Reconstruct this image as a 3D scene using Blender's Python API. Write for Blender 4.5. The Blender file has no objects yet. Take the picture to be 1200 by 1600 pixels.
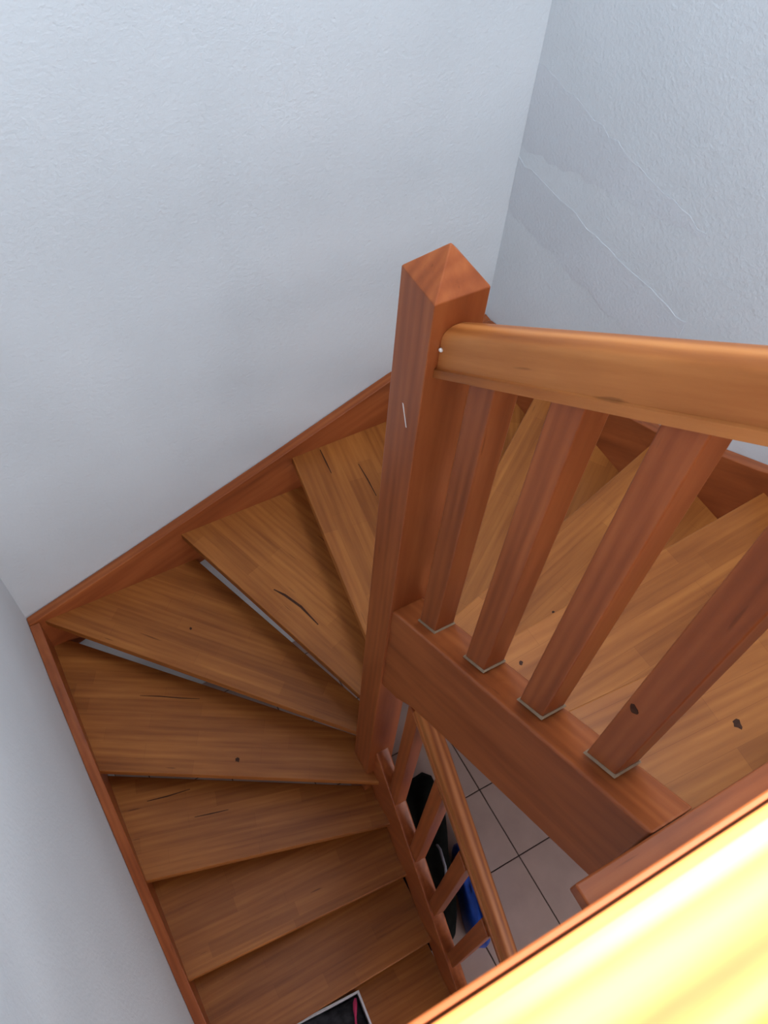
import bpy, bmesh, math, random
from mathutils import Vector, Matrix

random.seed(7)
S = bpy.context.scene
COL = S.collection

# ------------------------------------------------------------------ camera
cam_data = bpy.data.cameras.new('camera')
cam = bpy.data.objects.new('camera', cam_data)
COL.objects.link(cam)
CAM_C = (-0.57743, -0.76310, 3.87168)
CAM_R = ((0.87350769, 0.37087889, -0.31533024),
         (-0.48304734, 0.74072559, -0.46689492),
         (0.0604117, 0.56015574, 0.82618156))
M = Matrix(CAM_R).to_4x4()
M.translation = Vector(CAM_C)
cam.matrix_world = M
cam_data.sensor_fit = 'VERTICAL'
cam_data.sensor_height = 36.0
cam_data.sensor_width = 27.0
cam_data.lens = 29.63
cam_data.clip_start = 0.02
cam_data.dof.use_dof = True
cam_data.dof.focus_distance = 1.7
cam_data.dof.aperture_fstop = 20.0
S.camera = cam

# ------------------------------------------------------------------ world, sun, daylight
w = bpy.data.worlds.new('world')
S.world = w
w.use_nodes = True
bg = w.node_tree.nodes['Background']
bg.inputs['Color'].default_value = (0.62, 0.74, 0.92, 1)
bg.inputs['Strength'].default_value = 1.2

def sun(name, direction, strength, color, angle):
    d = bpy.data.lights.new(name, 'SUN')
    d.energy = strength; d.color = color; d.angle = math.radians(angle)
    o = bpy.data.objects.new(name, d); COL.objects.link(o)
    o.rotation_euler = Vector(direction).to_track_quat('-Z', 'Y').to_euler()
    return o

def area(name, loc, direction, sx, sy, power, color):
    d = bpy.data.lights.new(name, 'AREA')
    d.shape = 'RECTANGLE'; d.size = sx; d.size_y = sy
    d.energy = power; d.color = color
    o = bpy.data.objects.new(name, d); COL.objects.link(o)
    o.location = loc
    o.rotation_euler = Vector(direction).to_track_quat('-Z', 'Y').to_euler()
    return o

# sunbeam through the added roof opening onto the gallery rail
SUN_K = 0.50                      # run towards -y per metre of drop
sun('sun', (-0.5, -SUN_K, -1.0), 31.0, (1.0, 0.91, 0.90), 0.8)
# soft fill below the added roof opening, then daylight of the upstairs and downstairs windows
area('roof_opening_fill', (0.30, -0.34, 4.96), (-0.45, 0.12, -1), 1.1, 0.55, 45.0, (0.81, 0.92, 1.0))
area('upstairs_window_daylight', (-0.25, -2.72, 4.10), (0.12, 1, -0.12), 1.1, 1.0, 27.0, (0.81, 0.92, 1.0))
area('downstairs_window_daylight', (0.30, -2.72, 1.35), (-0.1, 1, -0.05), 1.1, 1.2, 23.0, (1.0, 0.93, 0.92))

S.view_settings.view_transform = 'Standard'
S.view_settings.look = 'None'
S.view_settings.gamma = 1.0
S.view_settings.use_curve_mapping = False
S.view_settings.exposure = -0.12

# ------------------------------------------------------------------ materials
def new_mat(name):
    m = bpy.data.materials.new(name); m.use_nodes = True
    nt = m.node_tree; b = nt.nodes['Principled BSDF']
    return m, nt, b

def N(nt, t, **kw):
    n = nt.nodes.new(t)
    for k, v in kw.items(): setattr(n, k, v)
    return n

def ramp(nt, stops):
    r = N(nt, 'ShaderNodeValToRGB')
    e = r.color_ramp.elements
    while len(e) < len(stops): e.new(0.5)
    for el, (p, c) in zip(e, stops):
        el.position = p
        el.color = (c[0], c[1], c[2], 1) if hasattr(c, '__len__') else (c, c, c, 1)
    return r

def grain_vector(nt):
    tc = N(nt, 'ShaderNodeTexCoord')
    oi = N(nt, 'ShaderNodeObjectInfo')
    mu = N(nt, 'ShaderNodeMath', operation='MULTIPLY'); mu.inputs[1].default_value = 17.3
    nt.links.new(oi.outputs['Random'], mu.inputs[0])
    ad = N(nt, 'ShaderNodeVectorMath', operation='ADD')
    nt.links.new(tc.outputs['Object'], ad.inputs[0]); nt.links.new(mu.outputs[0], ad.inputs[1])
    return ad.outputs[0], oi

def mapped(nt, vec, scale):
    mp = N(nt, 'ShaderNodeMapping'); mp.inputs['Scale'].default_value = scale
    nt.links.new(vec, mp.inputs['Vector'])
    return mp.outputs[0]

def mixc(nt, fac, a, b, blend='MIX'):
    mx = N(nt, 'ShaderNodeMix', data_type='RGBA', blend_type=blend)
    for sock, v in ((mx.inputs[0], fac), (mx.inputs[6], a), (mx.inputs[7], b)):
        if hasattr(v, 'is_linked') or isinstance(v, bpy.types.NodeSocket): nt.links.new(v, sock)
        elif hasattr(v, '__len__'): sock.default_value = (*v, 1)
        else: sock.default_value = v
    return mx.outputs[2]

def wood(name, dark, mid, light, rough=0.36, staves=False, flecks=0.5, vary=0.16, wave=0.16, spec=0.28):
    m, nt, b = new_mat(name)
    vec, oi = grain_vector(nt)
    n1 = N(nt, 'ShaderNodeTexNoise'); n1.inputs['Scale'].default_value = 1.0
    n1.inputs['Detail'].default_value = 7; n1.inputs['Roughness'].default_value = 0.62
    nt.links.new(mapped(nt, vec, (2.2, 34, 34)), n1.inputs['Vector'])
    wv = N(nt, 'ShaderNodeTexWave', wave_type='BANDS', bands_direction='Y')
    wv.inputs['Scale'].default_value = 1.0; wv.inputs['Distortion'].default_value = 7.0
    wv.inputs['Detail'].default_value = 2.5; wv.inputs['Detail Scale'].default_value = 0.7
    nt.links.new(mapped(nt, vec, (1.1, 15, 15)), wv.inputs['Vector'])
    mx = N(nt, 'ShaderNodeMix', data_type='FLOAT'); mx.inputs[0].default_value = wave
    nt.links.new(n1.outputs['Fac'], mx.inputs[2]); nt.links.new(wv.outputs['Fac'], mx.inputs[3])
    rp = ramp(nt, [(0.18, dark), (0.50, mid), (0.82, light)])
    nt.links.new(mx.outputs[0], rp.inputs['Fac'])
    col = rp.outputs['Color']
    # slow patches of redder and darker timber
    n2 = N(nt, 'ShaderNodeTexNoise'); n2.inputs['Scale'].default_value = 1.0; n2.inputs['Detail'].default_value = 3
    nt.links.new(mapped(nt, vec, (2.5, 9, 9)), n2.inputs['Vector'])
    r2 = ramp(nt, [(0.30, (0.78, 0.68, 0.62)), (0.70, (1.12, 1.12, 1.12))])
    nt.links.new(n2.outputs['Fac'], r2.inputs['Fac'])
    col = mixc(nt, 0.75, col, r2.outputs['Color'], 'MULTIPLY')
    if staves:
        tc = N(nt, 'ShaderNodeTexCoord')
        br = N(nt, 'ShaderNodeTexBrick')
        br.offset = 0.43; br.offset_frequency = 2; br.squash = 0.8; br.squash_frequency = 3
        br.inputs['Color1'].default_value = (0.66, 0.57, 0.50, 1)
        br.inputs['Color2'].default_value = (1.10, 1.10, 1.10, 1)
        br.inputs['Mortar'].default_value = (0.72, 0.65, 0.6, 1)
        br.inputs['Scale'].default_value = 1.0; br.inputs['Mortar Size'].default_value = 0.0004
        br.inputs['Brick Width'].default_value = 0.40; br.inputs['Row Height'].default_value = 0.052
        br.inputs['Bias'].default_value = 0.45
        nt.links.new(vec, br.inputs['Vector'])
        col = mixc(nt, 0.8, col, br.outputs['Color'], 'MULTIPLY')
    # resin flecks and short dark checks along the grain
    n3 = N(nt, 'ShaderNodeTexNoise'); n3.inputs['Scale'].default_value = 1.0; n3.inputs['Detail'].default_value = 1.5
    nt.links.new(mapped(nt, vec, (7, 75, 75)), n3.inputs['Vector'])
    r3 = ramp(nt, [(0.74, 0.0), (0.79, 1.0)])
    nt.links.new(n3.outputs['Fac'], r3.inputs['Fac'])
    fm = N(nt, 'ShaderNodeMath', operation='MULTIPLY'); fm.inputs[1].default_value = flecks
    nt.links.new(r3.outputs['Color'], fm.inputs[0])
    col = mixc(nt, fm.outputs[0], col, (dark[0]*0.30, dark[1]*0.25, dark[2]*0.25))
    # one board is never quite like the next
    mr = N(nt, 'ShaderNodeMapRange'); mr.inputs['To Min'].default_value = 1 - vary; mr.inputs['To Max'].default_value = 1 + vary
    nt.links.new(oi.outputs['Random'], mr.inputs['Value'])
    hs = N(nt, 'ShaderNodeHueSaturation'); nt.links.new(mr.outputs[0], hs.inputs['Value']); nt.links.new(col, hs.inputs['Color'])
    nt.links.new(hs.outputs['Color'], b.inputs['Base Color'])
    b.inputs['Roughness'].default_value = rough
    b.inputs['Specular IOR Level'].default_value = spec
    bp = N(nt, 'ShaderNodeBump'); bp.inputs['Strength'].default_value = 0.10; bp.inputs['Distance'].default_value = 0.002
    nt.links.new(mx.outputs[0], bp.inputs['Height']); nt.links.new(bp.outputs[0], b.inputs['Normal'])
    return m

TREAD = wood('tread_wood', (0.20, 0.058, 0.012), (0.34, 0.115, 0.025), (0.46, 0.175, 0.041), 0.40, staves=True, flecks=0.6, vary=0.08, wave=0.08)
RED = wood('red_stained_wood', (0.20, 0.050, 0.015), (0.33, 0.088, 0.026), (0.44, 0.135, 0.041), 0.36, flecks=0.35, vary=0.10)
RAIL = wood('rail_wood', (0.20, 0.050, 0.012), (0.43, 0.145, 0.036), (0.62, 0.25, 0.075), 0.48, flecks=0.4, vary=0.05, wave=0.35, spec=0.22)

BOARDS = wood('floor_boards', (0.15, 0.05, 0.014), (0.25, 0.09, 0.025), (0.33, 0.13, 0.04), 0.4, staves=True)

def plaster(name, color, bump=0.35):
    m, nt, b = new_mat(name)
    tc = N(nt, 'ShaderNodeTexCoord')
    n1 = N(nt, 'ShaderNodeTexNoise'); n1.inputs['Scale'].default_value = 110; n1.inputs['Detail'].default_value = 4
    n2 = N(nt, 'ShaderNodeTexNoise'); n2.inputs['Scale'].default_value = 2.2; n2.inputs['Detail'].default_value = 3
    for n in (n1, n2): nt.links.new(tc.outputs['Object'], n.inputs['Vector'])
    r = ramp(nt, [(0.3, [c*0.93 for c in color]), (0.7, color)])
    nt.links.new(n2.outputs['Fac'], r.inputs['Fac']); nt.links.new(r.outputs['Color'], b.inputs['Base Color'])
    b.inputs['Roughness'].default_value = 0.9; b.inputs['Specular IOR Level'].default_value = 0.15
    bp = N(nt, 'ShaderNodeBump'); bp.inputs['Strength'].default_value = bump; bp.inputs['Distance'].default_value = 0.004
    nt.links.new(n1.outputs['Fac'], bp.inputs['Height']); nt.links.new(bp.outputs[0], b.inputs['Normal'])
    return m

WALL = plaster('white_roughcast', (0.705, 0.733, 0.762), 0.45)
PATCH = plaster('greyer_plaster', (0.675, 0.695, 0.73), 0.4)  # slightly greyer than the wall plaster
CEIL = plaster('ceiling_white', (0.80, 0.80, 0.80), 0.1)
CEMENT = plaster('screed', (0.17, 0.14, 0.12), 0.1)

def plain(name, color, rough=0.5, spec=0.4, metal=0.0, noise=0.0, nscale=8.0):
    m, nt, b = new_mat(name)
    tc = N(nt, 'ShaderNodeTexCoord'); n1 = N(nt, 'ShaderNodeTexNoise')
    n1.inputs['Scale'].default_value = nscale; n1.inputs['Detail'].default_value = 4
    nt.links.new(tc.outputs['Object'], n1.inputs['Vector'])
    r = ramp(nt, [(0.3, [c*(1-noise) for c in color]), (0.7, [min(1, c*(1+noise)) for c in color])])
    nt.links.new(n1.outputs['Fac'], r.inputs['Fac']); nt.links.new(r.outputs['Color'], b.inputs['Base Color'])
    b.inputs['Roughness'].default_value = rough; b.inputs['Specular IOR Level'].default_value = spec
    b.inputs['Metallic'].default_value = metal
    return m

TILE = plain('beige_tile', (0.50, 0.38, 0.335), 0.35, 0.4, noise=0.10, nscale=7)
GROUT = plain('grey_brown_grout', (0.10, 0.075, 0.065), 0.9, 0.1, noise=0.1)
FILLER = plain('pale_wood_filler', (0.27, 0.185, 0.12), 0.7, 0.2, noise=0.15, nscale=60)
BLACK = plain('black_nylon', (0.006, 0.007, 0.006), 0.8, 0.1, noise=0.4, nscale=20)
BLUE = plain('blue_plastic', (0.016, 0.075, 0.42), 0.4, 0.4, noise=0.35, nscale=12)
GREYLINE = plain('grey_piping', (0.30, 0.32, 0.38), 0.5, 0.3)
CARD = plain('white_card', (0.68, 0.67, 0.70), 0.6, 0.3, noise=0.04)
DARKCLOTH = plain('dark_grey_cloth', (0.035, 0.035, 0.040), 0.85, 0.1, noise=0.5, nscale=30)
PINK = plain('pink_cord', (0.50, 0.03, 0.11), 0.5, 0.3, noise=0.15)
GREEN = plain('dark_green_cloth', (0.015, 0.035, 0.028), 0.8, 0.1, noise=0.3)
OFFWHITE = plain('off_white', (0.80, 0.78, 0.74), 0.5, 0.3)

# ------------------------------------------------------------------ builders
def empty(name, loc, label=None, cat=None, group=None):
    o = bpy.data.objects.new(name, None); COL.objects.link(o); o.location = loc
    o.empty_display_size = 0.1
    if label: o['label'] = label
    if cat: o['category'] = cat
    if group: o['group'] = group
    return o

def frame(origin, xdir, zhint=(0, 0, 1)):
    x = Vector(xdir).normalized(); z = Vector(zhint); z = (z - x * z.dot(x)).normalized(); y = z.cross(x)
    m = Matrix((x, y, z)).transposed().to_4x4(); m.translation = Vector(origin)
    return m

def world_of(o):
    m = o.matrix_basis.copy()
    while o.parent: o = o.parent; m = o.matrix_basis @ m
    return m

def build(name, bm, mat, parent=None, xdir=(1, 0, 0), zhint=(0, 0, 1), smooth=False, bevel=0.0, seg=2, origin=None, kind=None):
    """link a bmesh made in world coordinates as one object whose local x runs along the grain"""
    if bevel > 0:
        bmesh.ops.remove_doubles(bm, verts=bm.verts, dist=1e-6)
        bmesh.ops.recalc_face_normals(bm, faces=bm.faces)
        es = [e for e in bm.edges if len(e.link_faces) == 2 and e.calc_face_angle(0) > 0.35]
        bmesh.ops.bevel(bm, geom=es, offset=bevel, segments=seg, profile=0.6, affect='EDGES', clamp_overlap=True)
    bmesh.ops.recalc_face_normals(bm, faces=bm.faces)
    if origin is None:
        origin = sum((v.co for v in bm.verts), Vector()) / max(1, len(bm.verts))
    F = frame(origin, xdir, zhint)
    bm.transform(F.inverted())
    me = bpy.data.meshes.new(name); bm.to_mesh(me); bm.free()
    me.materials.append(mat)
    for p in me.polygons: p.use_smooth = smooth or bevel > 0
    o = bpy.data.objects.new(name, me); COL.objects.link(o)
    if parent:
        o.parent = parent
        o.matrix_basis = world_of(parent).inverted() @ F
    else:
        o.matrix_basis = F
    if bevel > 0 or smooth:
        md = o.modifiers.new('wn', 'WEIGHTED_NORMAL'); md.keep_sharp = True
    if kind: o['kind'] = kind
    return o

def box(bm, lo, hi):
    vs = [bm.verts.new((x, y, z)) for x in (lo[0], hi[0]) for y in (lo[1], hi[1]) for z in (lo[2], hi[2])]
    for f in ((0, 1, 3, 2), (4, 6, 7, 5), (0, 4, 5, 1), (2, 3, 7, 6), (0, 2, 6, 4), (1, 5, 7, 3)):
        bm.faces.new([vs[i] for i in f])
    return vs

def boxes(*lohi):
    bm = bmesh.new()
    for lo, hi in lohi: box(bm, lo, hi)
    return bm

def loft(rings, caps=True, bm=None):
    bm = bm or bmesh.new()
    vr = [[bm.verts.new(p) for p in r] for r in rings]
    n = len(vr[0])
    for a, b in zip(vr, vr[1:]):
        for i in range(n):
            bm.faces.new((a[i], a[(i+1) % n], b[(i+1) % n], b[i]))
    if caps:
        bm.faces.new(vr[0]); bm.faces.new(vr[-1])
    return bm

def prism_z(poly, z0, z1): return loft([[(x, y, z0) for x, y in poly], [(x, y, z1) for x, y in poly]])
def prism_x(poly, x0, x1): return loft([[(x0, y, z) for y, z in poly], [(x1, y, z) for y, z in poly]])
def prism_y(poly, y0, y1): return loft([[(x, y0, z) for x, z in poly], [(x, y1, z) for x, z in poly]])

def tube(pts, r, n=8, bm=None):
    rings = []
    for i, p in enumerate(pts):
        p = Vector(p); a = Vector(pts[max(0, i-1)]); b = Vector(pts[min(len(pts)-1, i+1)])
        F = frame(p, b - a, (0.13, 0.21, 1))
        rr = r[i] if hasattr(r, '__len__') else r
        rings.append([F @ Vector((0, rr*math.cos(t*2*math.pi/n), rr*math.sin(t*2*math.pi/n))) for t in range(n)])
    return loft(rings, True, bm)

# ------------------------------------------------------------------ dimensions
XL, XR, YB, YF = -0.880, 0.911, 0.945, -2.75
H = 0.19; ZU = 14 * H                     # 14 risers
ZC = 5.0                                  # ceiling

# ------------------------------------------------------------------ setting
floor = build('floor', boxes(((XL-.1, YF-.1, -0.20), (XR+.1, YB+.1, -0.007))), GROUT, kind='structure')
T = 0.3239; G = 0.0025
tile_mesh = None
for i in range(-5, 3):
    for j in range(-4, 9):
        x0 = 0.549 + i*T; x1 = x0 + T; y1 = -0.1146 - j*T; y0 = y1 - T
        X0, X1, Y0, Y1 = max(x0, XL) + G, min(x1, XR) - G, max(y0, YF) + G, min(y1, YB) - G
        if X1 - X0 < 0.02 or Y1 - Y0 < 0.02: continue
        build('tile', boxes(((X0, Y0, -0.0068), (X1, Y1, 0.0))), TILE, floor, bevel=0.0015, seg=1)

def holed(lo, hi, hole, axis):
    """slab with a rectangular opening, as four boxes (a, b are the in-plane axes)"""
    a, b = [k for k in range(3) if k != axis]
    (ha0, hb0), (ha1, hb1) = hole
    out = []
    for (a0, a1, b0, b1) in ((lo[a], hi[a], lo[b], hb0), (lo[a], hi[a], hb1, hi[b]), (lo[a], ha0, hb0, hb1), (ha1, hi[a], hb0, hb1)):
        l = list(lo); h = list(hi); l[a], h[a], l[b], h[b] = a0, a1, b0, b1
        out.append((tuple(l), tuple(h)))
    return boxes(*out)

build('wall_back', boxes(((XL-.1, YB, -.1), (XR+.1, YB+.1, ZC+.1))), WALL, kind='structure')
build('wall_left', boxes(((XL-.1, YF, -.1), (XL, YB, ZC+.1))), WALL, kind='structure')
wr = build('wall_right', boxes(((XR, YF, -.1), (XR+.1, YB, ZC+.1))), WALL, kind='structure')
bmf = holed((XL-.1, YF-.1, ZU-.2), (XR+.1, YF, ZC+.1), ((-0.80, 3.60), (0.70, 4.60)), 1)
bm2 = holed((XL-.1, YF-.1, -.1), (XR+.1, YF, ZU-.2), ((-0.25, 0.75), (0.85, 1.95)), 1)
tmp = bpy.data.meshes.new('tmp'); bm2.to_mesh(tmp); bm2.free(); bmf.from_mesh(tmp); bpy.data.meshes.remove(tmp)
build('wall_front', bmf, WALL, kind='structure')

# unseen roof opening, added and cut so the sunbeam ends at the gallery rail
RAIL_TOP = 3.54
y_edge = -0.726 + SUN_K * (ZC - RAIL_TOP)
ROOF = ((-0.25, y_edge - 0.62), (0.86, y_edge))
build('ceiling', holed((XL-.1, YF-.1, ZC), (XR+.1, YB+.1, ZC+.03), ROOF, 2), CEIL, kind='structure')

# slightly greyer ragged bands on the right wall, level with the upper floor
def ragged(y0, y1, zt, zb, seed):
    rnd = random.Random(seed); n = 22; top = []; bot = []
    for k in range(n + 1):
        y = y0 + (y1 - y0) * k / n
        top.append((y, zt(k / n) + rnd.uniform(-.007, .007)))
        bot.append((y, zb(k / n) + rnd.uniform(-.010, .010)))
    return top + bot[::-1]
build('greyer_band', prism_x(ragged(0.944, 0.25, lambda t: 2.735 - .06*t, lambda t: 2.49 + .175*t, 1), XR - 0.0006, XR + .004), PATCH, wr, origin=(XR, .6, 2.6))
build('greyer_band', prism_x(ragged(0.944, 0.20, lambda t: 2.455 - .01*t, lambda t: 2.285 + .0*t, 2), XR - 0.0011, XR + .004), PATCH, wr, origin=(XR, .6, 2.4))

# upper floor slab behind the landing nosing
build('floor_upper', boxes(((XL, YF, ZU - .25), (XR, -0.772, ZU))), BOARDS, kind='structure')

# ------------------------------------------------------------------ staircase
stairs = empty('staircase', (0, 0, 0), 'orange-brown wooden winder staircase turning round a tall square newel post between white walls', 'staircase')
WL, WR, WB = XL + 0.020, XR - 0.020, YB - 0.020     # tread ends are housed in the strings

def line_at(p, q, x=None, y=None):
    t = (x - p[0]) / (q[0] - p[0]) if x is not None else (y - p[1]) / (q[1] - p[1])
    return (p[0] + t*(q[0]-p[0]), p[1] + t*(q[1]-p[1]))

XI = -0.012                                       # inner ends stop inside the inner string
nose = {
    1: ((WL, -0.785), (XI, -0.785)),
    2: ((WL, -0.561), (XI, -0.564)),
    3: (line_at((-.834, -.286), (-.018, -.345), x=WL), (XI, -.3455)),
    4: (line_at((-.842, .032), (-.037, -.189), x=WL), line_at((-.842, .032), (-.037, -.189), x=XI)),
    5: (line_at((-.856, .396), (-.032, -.083), x=WL), line_at((-.856, .396), (-.032, -.083), x=XI)),
    6: ((WL + .015, line_at((-.833, .918), (-.04, .043), x=WL + .015)[1]), line_at((-.833, .918), (-.04, .043), x=XI)),
    7: (line_at((-.288, .892), (-.023, .111), y=WB), line_at((-.288, .892), (-.023, .111), y=.04)),
    8: (line_at((.144, .921), (.049, .21), y=WB), (.026, .03)),
    9: ((.600, WB), (.036, .036)),
    10: (line_at((.814, .521), (.563, .347), x=WR), (.036, -.012)),
    11: (line_at((.887, .113), (.102, -.094), x=WR), line_at((.887, .113), (.102, -.094), x=.012)),
    12: (line_at((.867, -.223), (.108, -.262), x=WR), (.012, -.265)),
    13: (line_at((.498, -.515), (.048, -.486), x=WR), (.012, -.484)),
    14: ((WR, -0.727), (.012, -0.727)),
}
def shifted(l, d):
    (x0, y0), (x1, y1) = l
    L = math.hypot(x1-x0, y1-y0); nx, ny = (y0-y1)/L, (x1-x0)/L      # left of outer -> inner
    return ((x0+nx*d, y0+ny*d), (x1+nx*d, y1+ny*d))
back_shift = {1: .06, 2: .06, 3: .06, 4: .042, 7: .05, 8: .05, 9: .05, 10: .05, 11: .05, 12: .05, 13: .0}
treads = {}
for n in range(1, 14):
    o_, i_ = nose[n]
    if n == 5: bo, bi = (-.800, WB), (.0, .080)
    elif n == 6: bo, bi = (-.270, WB), (.018, .135)
    else: bo, bi = shifted(nose[n+1], back_shift[n])
    poly = [o_, i_, bi]
    # outer edge follows the walls
    if n == 4: bo = (WL, line_at(bi, bo, x=WL)[1]); poly += [bo]
    elif n <= 3: bo = (WL, bo[1]); poly += [bo]
    elif n == 5: poly += [bo, (WL, WB)]
    elif n == 6: poly += [bo, (WL + .03, WB)]
    elif n == 7: bo = line_at(bi, bo, y=WB); poly += [bo]
    elif n == 8: bo = line_at(bi, bo, y=WB); poly += [bo]
    elif n == 9: bo = line_at(bi, bo, x=WR); poly += [bo, (WR, WB)]
    else: bo = line_at(bi, bo, x=WR); poly += [bo]
    # drop coincident neighbours
    P = []
    for q in poly:
        if not P or math.hypot(q[0]-P[-1][0], q[1]-P[-1][1]) > .004: P.append(q)
    d = (i_[0]-o_[0], i_[1]-o_[1], 0)
    treads[n] = build('tread', prism_z(P, n*H - .034, n*H), TREAD, stairs, xdir=d, bevel=0.004)

# landing nosing board
build('landing_nosing', boxes(((-0.178, -0.771, ZU - .036), (XR - .001, -0.728, ZU))), RED, stairs, bevel=0.004)

def band(top, depth, bottom_min=0.0):
    return top + [(a, max(bottom_min, z - depth)) for a, z in reversed(top)]
# outer strings along the three walls
SB = [(XL + .0008, 1.150), (-.480, 1.309), (.02, 1.516), (.526, 1.735), (XR - .0008, 1.86)]
build('outer_string', prism_y(band(SB, .30), YB - .035, YB - .0008), RED, stairs, xdir=(1, 0, .43), bevel=.003)
SL = [(YB - .036, 1.150), (.70, 1.10), (.396, .995), (.032, .80), (-.286, .61), (-.563, .42), (-.785, .232), (-1.0, .05)]
build('outer_string', prism_x(band(SL, .30), XL + .0008, XL + .036), RED, stairs, xdir=(0, 1, .7), bevel=.003)
SR = [(YB - .036, 1.86), (.521, 1.965), (.114, 2.14), (-.077, 2.258), (-.18, 2.318), (-.727, 2.70)]
build('outer_string', prism_x(band(SR, .30), XR - .036, XR - .0008), RED, stairs, xdir=(0, 1, -.7), bevel=.003)
# inner strings, upper and lower flight
def zu(y): return 2.13 - .722*y
SU = [(-.040, zu(-.04)), (-.727, zu(-.727))]
SUB = [(-.727, 2.335), (-.50, 2.150), (-.30, 1.985), (-.18, 1.880), (-.12, 1.800), (-.040, 1.730)]
build('inner_string', prism_x(SU + SUB, -.040, .040), RED, stairs, xdir=(0, 1, -.755), bevel=.006, seg=3)
def zl(y): return .63 + 1.12*(y + .5)
SLI = [(-.040, zl(-.04)), (-1.0, zl(-1.0)), (-1.0, 0.004), (-.86, 0.004), (-.04, .80)]
build('inner_string', prism_x(SLI, -.022, .026), RED, stairs, xdir=(0, 1, -1.1), bevel=.005, seg=3)

# newel post with a pyramid head
NS = .0464; ZN = 3.078
bm = bmesh.new()
ring = lambda s, z: [(-s, -s, z), (s, -s, z), (s, s, z), (-s, s, z)]
loft([ring(NS, 0.0), ring(NS, ZN), ring(.002, ZN + .055)], True, bm)
newel = build('newel_post', bm, RED, stairs, xdir=(0, 0, 1), zhint=(1, 0, 0), bevel=.003)
mk = boxes(((-NS - .0006, .003, 2.786), (-NS + .001, .0055, 2.828)))  # thin off-white sliver on the newel's left face
for v in mk.verts: v.co.y += (v.co.z - 2.786) * .42 - .020 + .0
build('white_mark', mk, OFFWHITE, newel)['label'] = 'thin white streak'

# ------------------------------------------------------------------ balustrades
def rail_profile(w=.062, h=.078, r=.022):
    """base fillet, a groove, then a rounded body; (x, t) points counter-clockwise"""
    a, b = w/2, w/2 - .005
    pts = [(-a, 0), (a, 0), (a, .017), (b, .019)]
    for k in range(7):
        t = k/6*math.pi/2; pts.append((b - r + r*math.cos(t), h - r + r*math.sin(t)))
    for k in range(7):
        t = math.pi/2 + k/6*math.pi/2; pts.append((-b + r + r*math.cos(t), h - r + r*math.sin(t)))
    pts += [(-b, .019), (-a, .017)]
    return pts

def sloped_rail(name, parent, xc, y0, y1, z_of, w=.062, h=.078, mat=None):
    pr = rail_profile(w, h)
    bm = loft([[(xc + x, y, z_of(y) + t) for x, t in pr] for y in (y0, y1)])
    o = build(name, bm, mat or RAIL, parent, xdir=(0, y1-y0, z_of(y1)-z_of(y0)), smooth=True)
    for p in o.data.polygons:
        p.use_smooth = True
    o.modifiers.clear()
    o.data.set_sharp_from_angle(angle=math.radians(28))
    return o

def baluster_row(parent, xc, ys, zbot, ztop, sx=.048, sy=.056, filler=True):
    first = None
    for y in ys:
        if first is None:
            a, b = y - sy/2, y + sy/2
            bm = loft([[(xc-sx/2, a, zbot(a)), (xc+sx/2, a, zbot(a)), (xc+sx/2, b, zbot(b)), (xc-sx/2, b, zbot(b))],
                       [(xc-sx/2, a, ztop(a)), (xc+sx/2, a, ztop(a)), (xc+sx/2, b, ztop(b)), (xc-sx/2, b, ztop(b))]])
            o = build('baluster', bm, RED, parent, xdir=(0, 0, 1), zhint=(1, 0, 0), bevel=.003, origin=(xc, y, (zbot(y)+ztop(y))/2))
            first = (o, y)
            if filler:
                e = .004
                x0, x1, a, b = xc-sx/2-e, xc+sx/2+e*.3, a-e, b+e*.5
                fm = loft([[(x0, a, zbot(a)+.0002), (x1, a, zbot(a)+.0002), (x1, b, zbot(b)+.0002), (x0, b, zbot(b)+.0002)],
                           [(x0+.003, a+.003, zbot(a)+.0035), (x1-.001, a+.003, zbot(a)+.0035), (x1-.001, b, zbot(b)+.0035), (x0+.003, b, zbot(b)+.0035)]])
                f = build('filler', fm, FILLER, o); f['label'] = 'pale filler round the foot'
        else:
            src, ys0 = first
            o = src.copy(); COL.objects.link(o); o.parent = parent
            mb = src.matrix_basis.copy()
            mb.translation += Vector((0, y - ys0, (zbot(y)-zbot(ys0) + ztop(y)-ztop(ys0))/2))
            o.matrix_basis = mb
            for ch in src.children:
                c = ch.copy(); COL.objects.link(c); c.parent = o; c.matrix_basis = ch.matrix_basis.copy()

# upper flight
def hz(y): return 2.892 - .785*y
up = empty('balustrade', (0, -.4, zu(-.4)), 'upper wooden balustrade, four square balusters under a thick handrail right of the newel', 'railing')
hr = sloped_rail('handrail', up, 0.0, -.0468, -.772, hz, h=.098)
baluster_row(up, .012, (-.139, -.297, -.450, -.602), lambda y: zu(y) + .0006, lambda y: hz(y) + .004)
bm = bmesh.new(); bmesh.ops.create_icosphere(bm, subdivisions=2, radius=.0035)
for v in bm.verts: v.co += Vector((-.0275, -.0515, 2.990))
build('screw_plug', bm, OFFWHITE, hr, smooth=True)['label'] = 'tiny white plug'

# lower flight
def lz(y): return 1.455 + .95*(y + .5)
lo = empty('balustrade', (0, -.5, zl(-.5)), 'lower wooden balustrade with narrow handrail, descending beside the lower treads above tiled floor', 'railing')
sloped_rail('handrail', lo, .012, -.166, -.999, lz, w=.056, h=.070)
baluster_row(lo, .004, (-.167, -.332, -.496, -.659, -.823), lambda y: zl(y) + .0006, lambda y: lz(y) + .004, sx=.042, sy=.048, filler=False)
bm = bmesh.new()
loft([ring(.045, 0.0), ring(.045, 1.12), ring(.002, 1.16)], True, bm)
for v in bm.verts: v.co += Vector((.004, -1.046, .001))
build('newel_post', bm, RED, lo, xdir=(0, 0, 1), zhint=(1, 0, 0), bevel=.003)

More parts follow.
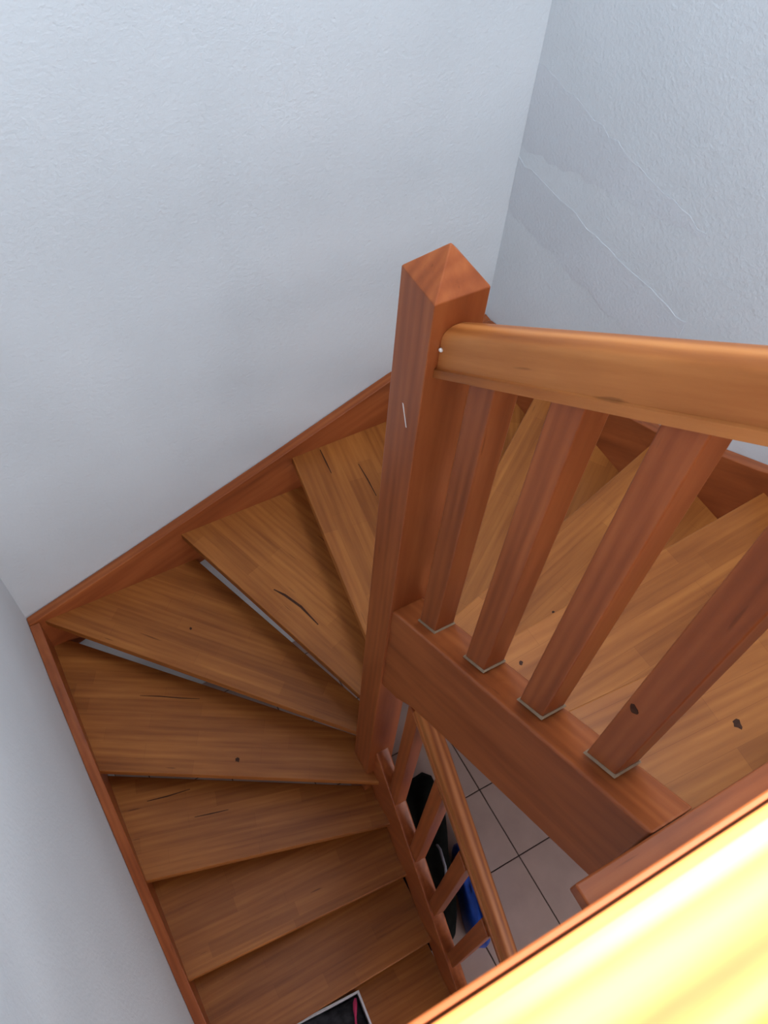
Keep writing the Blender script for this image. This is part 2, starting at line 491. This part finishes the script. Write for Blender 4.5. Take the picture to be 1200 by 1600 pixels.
# gallery railing at the landing edge, under the camera
gal = empty('gallery_railing', (-.45, -.80, ZU), 'sunlit pale yellow gallery rail running across the lower right corner', 'railing')
GY = -.7995
# lip, narrow groove, body (u across the rail, t up)
half = [(.0375, 0), (.0375, .038), (.0367, .040), (.0347, .040), (.0343, .038), (.0343, .030), (.0331, .030), (.0331, .068), (.0318, .0735), (.0290, .0775), (.0245, .0796), (.0190, .080)]
pr = half + [(-u, t) for u, t in reversed(half)]
bm = loft([[(x, GY + u, RAIL_TOP - .080 + t) for u, t in pr] for x in (XL + .001, -.047)])
o = build('handrail', bm, RAIL, gal, xdir=(1, 0, 0), smooth=True); o.modifiers.clear()
o.data.set_sharp_from_angle(angle=math.radians(28))
src = None
for x in (-.20, -.36, -.52, -.68, -.83):
    if src is None:
        src = build('baluster', boxes(((x-.02, GY-.02, ZU), (x+.02, GY+.02, RAIL_TOP - .079))), RED, gal, xdir=(0, 0, 1), zhint=(1, 0, 0), bevel=.003); x00 = x
    else:
        c = src.copy(); COL.objects.link(c); c.parent = gal
        mb = src.matrix_basis.copy(); mb.translation += Vector((x - x00, 0, 0)); c.matrix_basis = mb
bm = bmesh.new(); loft([ring(.046, ZU + .0005), ring(.046, 3.72), ring(.002, 3.766)], True, bm)
for v in bm.verts: v.co += Vector((0, -.8185, 0))
build('newel_post', bm, RED, gal, xdir=(0, 0, 1), zhint=(1, 0, 0), bevel=.003)

# ------------------------------------------------------------------ things on the stairs and on the floor
def rot_about(bm, c, deg):
    bmesh.ops.rotate(bm, verts=bm.verts, cent=c, matrix=Matrix.Rotation(math.radians(deg), 3, 'Z'))

# open white box on the bottom tread
bx = empty('storage_box', (-.46, -.66, H), 'open white box of dark odds and ends on the bottom tread', 'box')
C0 = (-.332, -.569, H); ang = -4
X0, X1, Y0, Y1, Z0, Z1, t = -.60, -.332, -.745, -.572, H + .0006, H + .115, .007
def boxpart(name, lohi, mat, bevel=.0015):
    bm = boxes(*lohi); rot_about(bm, C0, ang); return build(name, bm, mat, bx, bevel=bevel, seg=1)
bm = boxes(((X0, Y0, Z0), (X1, Y1, Z0+.004)), ((X0, Y1-t, Z0), (X1, Y1, Z1)), ((X0, Y0, Z0), (X1, Y0+t, Z1)),
           ((X0, Y0+t, Z0), (X0+t, Y1-t, Z1)), ((X1-t, Y0+t, Z0), (X1, Y1-t, Z1)))
rot_about(bm, C0, ang); build('box_body', bm, CARD, bx)
def rumpled(name, lo, hi, mat, parent, seed, nx=14, ny=12, amp=.012):
    bm = bmesh.new(); rnd = random.Random(seed)
    ph = [rnd.uniform(0, 6.28) for _ in range(6)]
    def zf(u, v):
        e = min(1, 5*min(u, 1-u, v, 1-v) + .15)
        return hi[2] - (1-e)*.02 + amp*(math.sin(7*u+ph[0]+2*v)*math.cos(5*v+ph[1]) + .6*math.sin(13*v-6*u+ph[2]))
    top = [[bm.verts.new((lo[0]+(hi[0]-lo[0])*i/nx, lo[1]+(hi[1]-lo[1])*j/ny, zf(i/nx, j/ny))) for j in range(ny+1)] for i in range(nx+1)]
    bot = [[bm.verts.new((lo[0]+(hi[0]-lo[0])*i/nx, lo[1]+(hi[1]-lo[1])*j/ny, lo[2])) for j in range(ny+1)] for i in range(nx+1)]
    for i in range(nx):
        for j in range(ny):
            bm.faces.new((top[i][j], top[i+1][j], top[i+1][j+1], top[i][j+1]))
            bm.faces.new((bot[i][j], bot[i][j+1], bot[i+1][j+1], bot[i+1][j]))
    for i in range(nx):
        bm.faces.new((bot[i][0], bot[i+1][0], top[i+1][0], top[i][0])); bm.faces.new((bot[i+1][ny], bot[i][ny], top[i][ny], top[i+1][ny]))
    for j in range(ny):
        bm.faces.new((bot[0][j+1], bot[0][j], top[0][j], top[0][j+1])); bm.faces.new((bot[nx][j], bot[nx][j+1], top[nx][j+1], top[nx][j]))
    return bm
bm = rumpled('cloth', (X0+t+.002, Y0+t+.002, Z0+.0045), (X1-t-.002, Y1-t-.002, Z0+.068), DARKCLOTH, bx, 3)
rot_about(bm, C0, ang)
o = build('dark_cloth', bm, DARKCLOTH, None, smooth=True)
o['label'] = 'dark grey cloth bundle inside the open white box'; o['category'] = 'cloth'
bm = tube([(-.352, -.590, Z0+.088), (-.360, -.604, Z0+.092), (-.368, -.622, Z0+.090), (-.376, -.645, Z0+.085), (-.388, -.68, Z0+.080), (-.395, -.71, Z0+.078)],
          [.004, .008, .0075, .004, .004, .003], 8)
rot_about(bm, C0, ang)
o = build('pink_strap', bm, PINK, None, xdir=(0, 1, 0), smooth=True)
o['label'] = 'pink strap lying on the cloth in the open white box'; o['category'] = 'strap'

# bags on the tiled floor, seen between the lower balusters
def bag(name, cx, cy, sx, sy, h, mat, seed, parent, spikes=(), lean=0.0, turn=0, taper=0, n=28, m=12):
    rnd = random.Random(seed); ph = [rnd.uniform(0, 6.28) for _ in range(4)]
    rings = []
    prof = [(0, .92), (.10, .98), (.30, 1.0), (.55, .98), (.75, .95), (.90, .88), (1.0, .76), (1.02, .62), (.96, .45), (.92, .20)]
    for q, (tz, s) in enumerate(prof):
        r = []
        for k in range(n):
            a = 2*math.pi*k/n
            ca, sa = math.cos(a), math.sin(a)
            e = 3.2
            rr = (abs(ca)**e + abs(sa)**e) ** (-1/e)
            wob = 1 + .05*tz*(math.sin(3*a+ph[0]+2*tz) + .8*math.sin(5*a+ph[1]) + .5*math.sin(9*a+ph[2]))
            zz = h*tz
            if .8 < tz: zz += h*.10*math.sin(4*a+ph[3])*(tz-.3)
            for (sa_, hh) in spikes:
                d = abs((a - sa_ + math.pi) % (2*math.pi) - math.pi)
                if .7 < tz: zz += hh*max(0, 1-d/.5)*(1 if s > .4 else .5)
            r.append((cx + sx/2*s*rr*ca*wob*(1 + taper*rr*sa) + lean*tz, cy + sy/2*s*rr*sa*wob, max(0.0005, zz)))
        rings.append(r)
    bm = loft(rings)
    bmesh.ops.rotate(bm, verts=bm.verts, cent=(cx, cy, 0), matrix=Matrix.Rotation(math.radians(turn), 3, 'Z'))
    return build(name, bm, mat, parent, smooth=True)
bb = empty('holdall', (.115, -.27, 0), 'slumped black bag on the floor tiles behind the lower balusters', 'bag')
bag('bag_body', .140, -.255, .27, .70, .19, BLACK, 5, bb, spikes=((1.1, .06), (2.0, .05)), turn=-17, taper=.25)
tb = tube([(.125, -.47, .15), (.160, -.42, .20), (.190, -.35, .225), (.210, -.28, .21), (.218, -.22, .15)], .006, 8)
build('handle', tb, GREYLINE, bb, xdir=(0, 1, 0), smooth=True)['label'] = 'grey carrying handle'
bl = empty('carrier_bag', (.30, -.42, 0), 'crumpled blue plastic bag on the floor tiles, beside the black bag', 'bag')
bag('bag_body', .266, -.470, .104, .42, .165, BLUE, 9, bl, spikes=((1.4, .03), (4.4, .03)), turn=-19)

# knots and drying cracks in the boards
KNOT = plain('dark_knot', (0.055, 0.018, 0.008), 0.6, 0.2, noise=0.3, nscale=90)
def crack(n, pts, wd):
    """a thin tapering crack lying in the top of tread n"""
    bm = bmesh.new(); L = []; R_ = []
    for i, (x, y) in enumerate(pts):
        a = Vector(pts[max(0, i-1)]); b = Vector(pts[min(len(pts)-1, i+1)]); t = (b - a).normalized()
        k = wd/2 * (math.sin(math.pi*(i+.35)/(len(pts)-.3)) + .15)
        L.append(bm.verts.new((x - t.y*k, y + t.x*k, n*H + .0006))); R_.append(bm.verts.new((x + t.y*k, y - t.x*k, n*H + .0006)))
    for i in range(len(pts)-1): bm.faces.new((L[i], L[i+1], R_[i+1], R_[i]))
    f = bmesh.ops.extrude_face_region(bm, geom=list(bm.faces))
    for v in f['geom']:
        if isinstance(v, bmesh.types.BMVert): v.co.z -= .0012
    build('crack', bm, KNOT, treads[n])
def knot(host, c, nrm, r, seed):
    rnd = random.Random(seed); F = frame(c, (nrm[1], nrm[2], nrm[0]), nrm)
    pts = [(r*rnd.uniform(.55, 1.15)*math.cos(k*math.pi/5), r*rnd.uniform(.45, .9)*math.sin(k*math.pi/5)) for k in range(10)]
    bm = loft([[F @ Vector((x, y, -.0008)) for x, y in pts], [F @ Vector((x, y, .0005)) for x, y in pts]])
    build('knot', bm, KNOT, host)
crack(7, [(-.098, .563), (-.074, .526), (-.045, .462), (-.023, .375)], .008)
crack(5, [(-.633, .584), (-.571, .549), (-.509, .509), (-.45, .475)], .0035)
crack(4, [(-.75, .284), (-.68, .267), (-.601, .253)], .004)
crack(4, [(-.623, .154), (-.567, .138), (-.508, .122)], .0035)
crack(8, [(.246, .90), (.24, .84), (.235, .79)], .0045)
crack(8, [(.338, .784), (.335, .708), (.329, .636)], .004)
knot(treads[5], (-.419, .209, 5*H), (0, 0, 1), .010, 1)
knot(treads[6], (-.388, .652, 6*H), (0, 0, 1), .006, 2)
knot(treads[13], (.298, -.646, 13*H), (0, 0, 1), .011, 3)
knot(treads[12], (.101, -.319, 12*H), (0, 0, 1), .006, 4)
knot(treads[11], (.327, -.194, 11*H), (0, 0, 1), .005, 5)
last = [c for c in up.children if c.name.startswith('baluster')][-1]
knot(last, (-.012, -.589, 2.783), (-1, 0, 0), .011, 6)
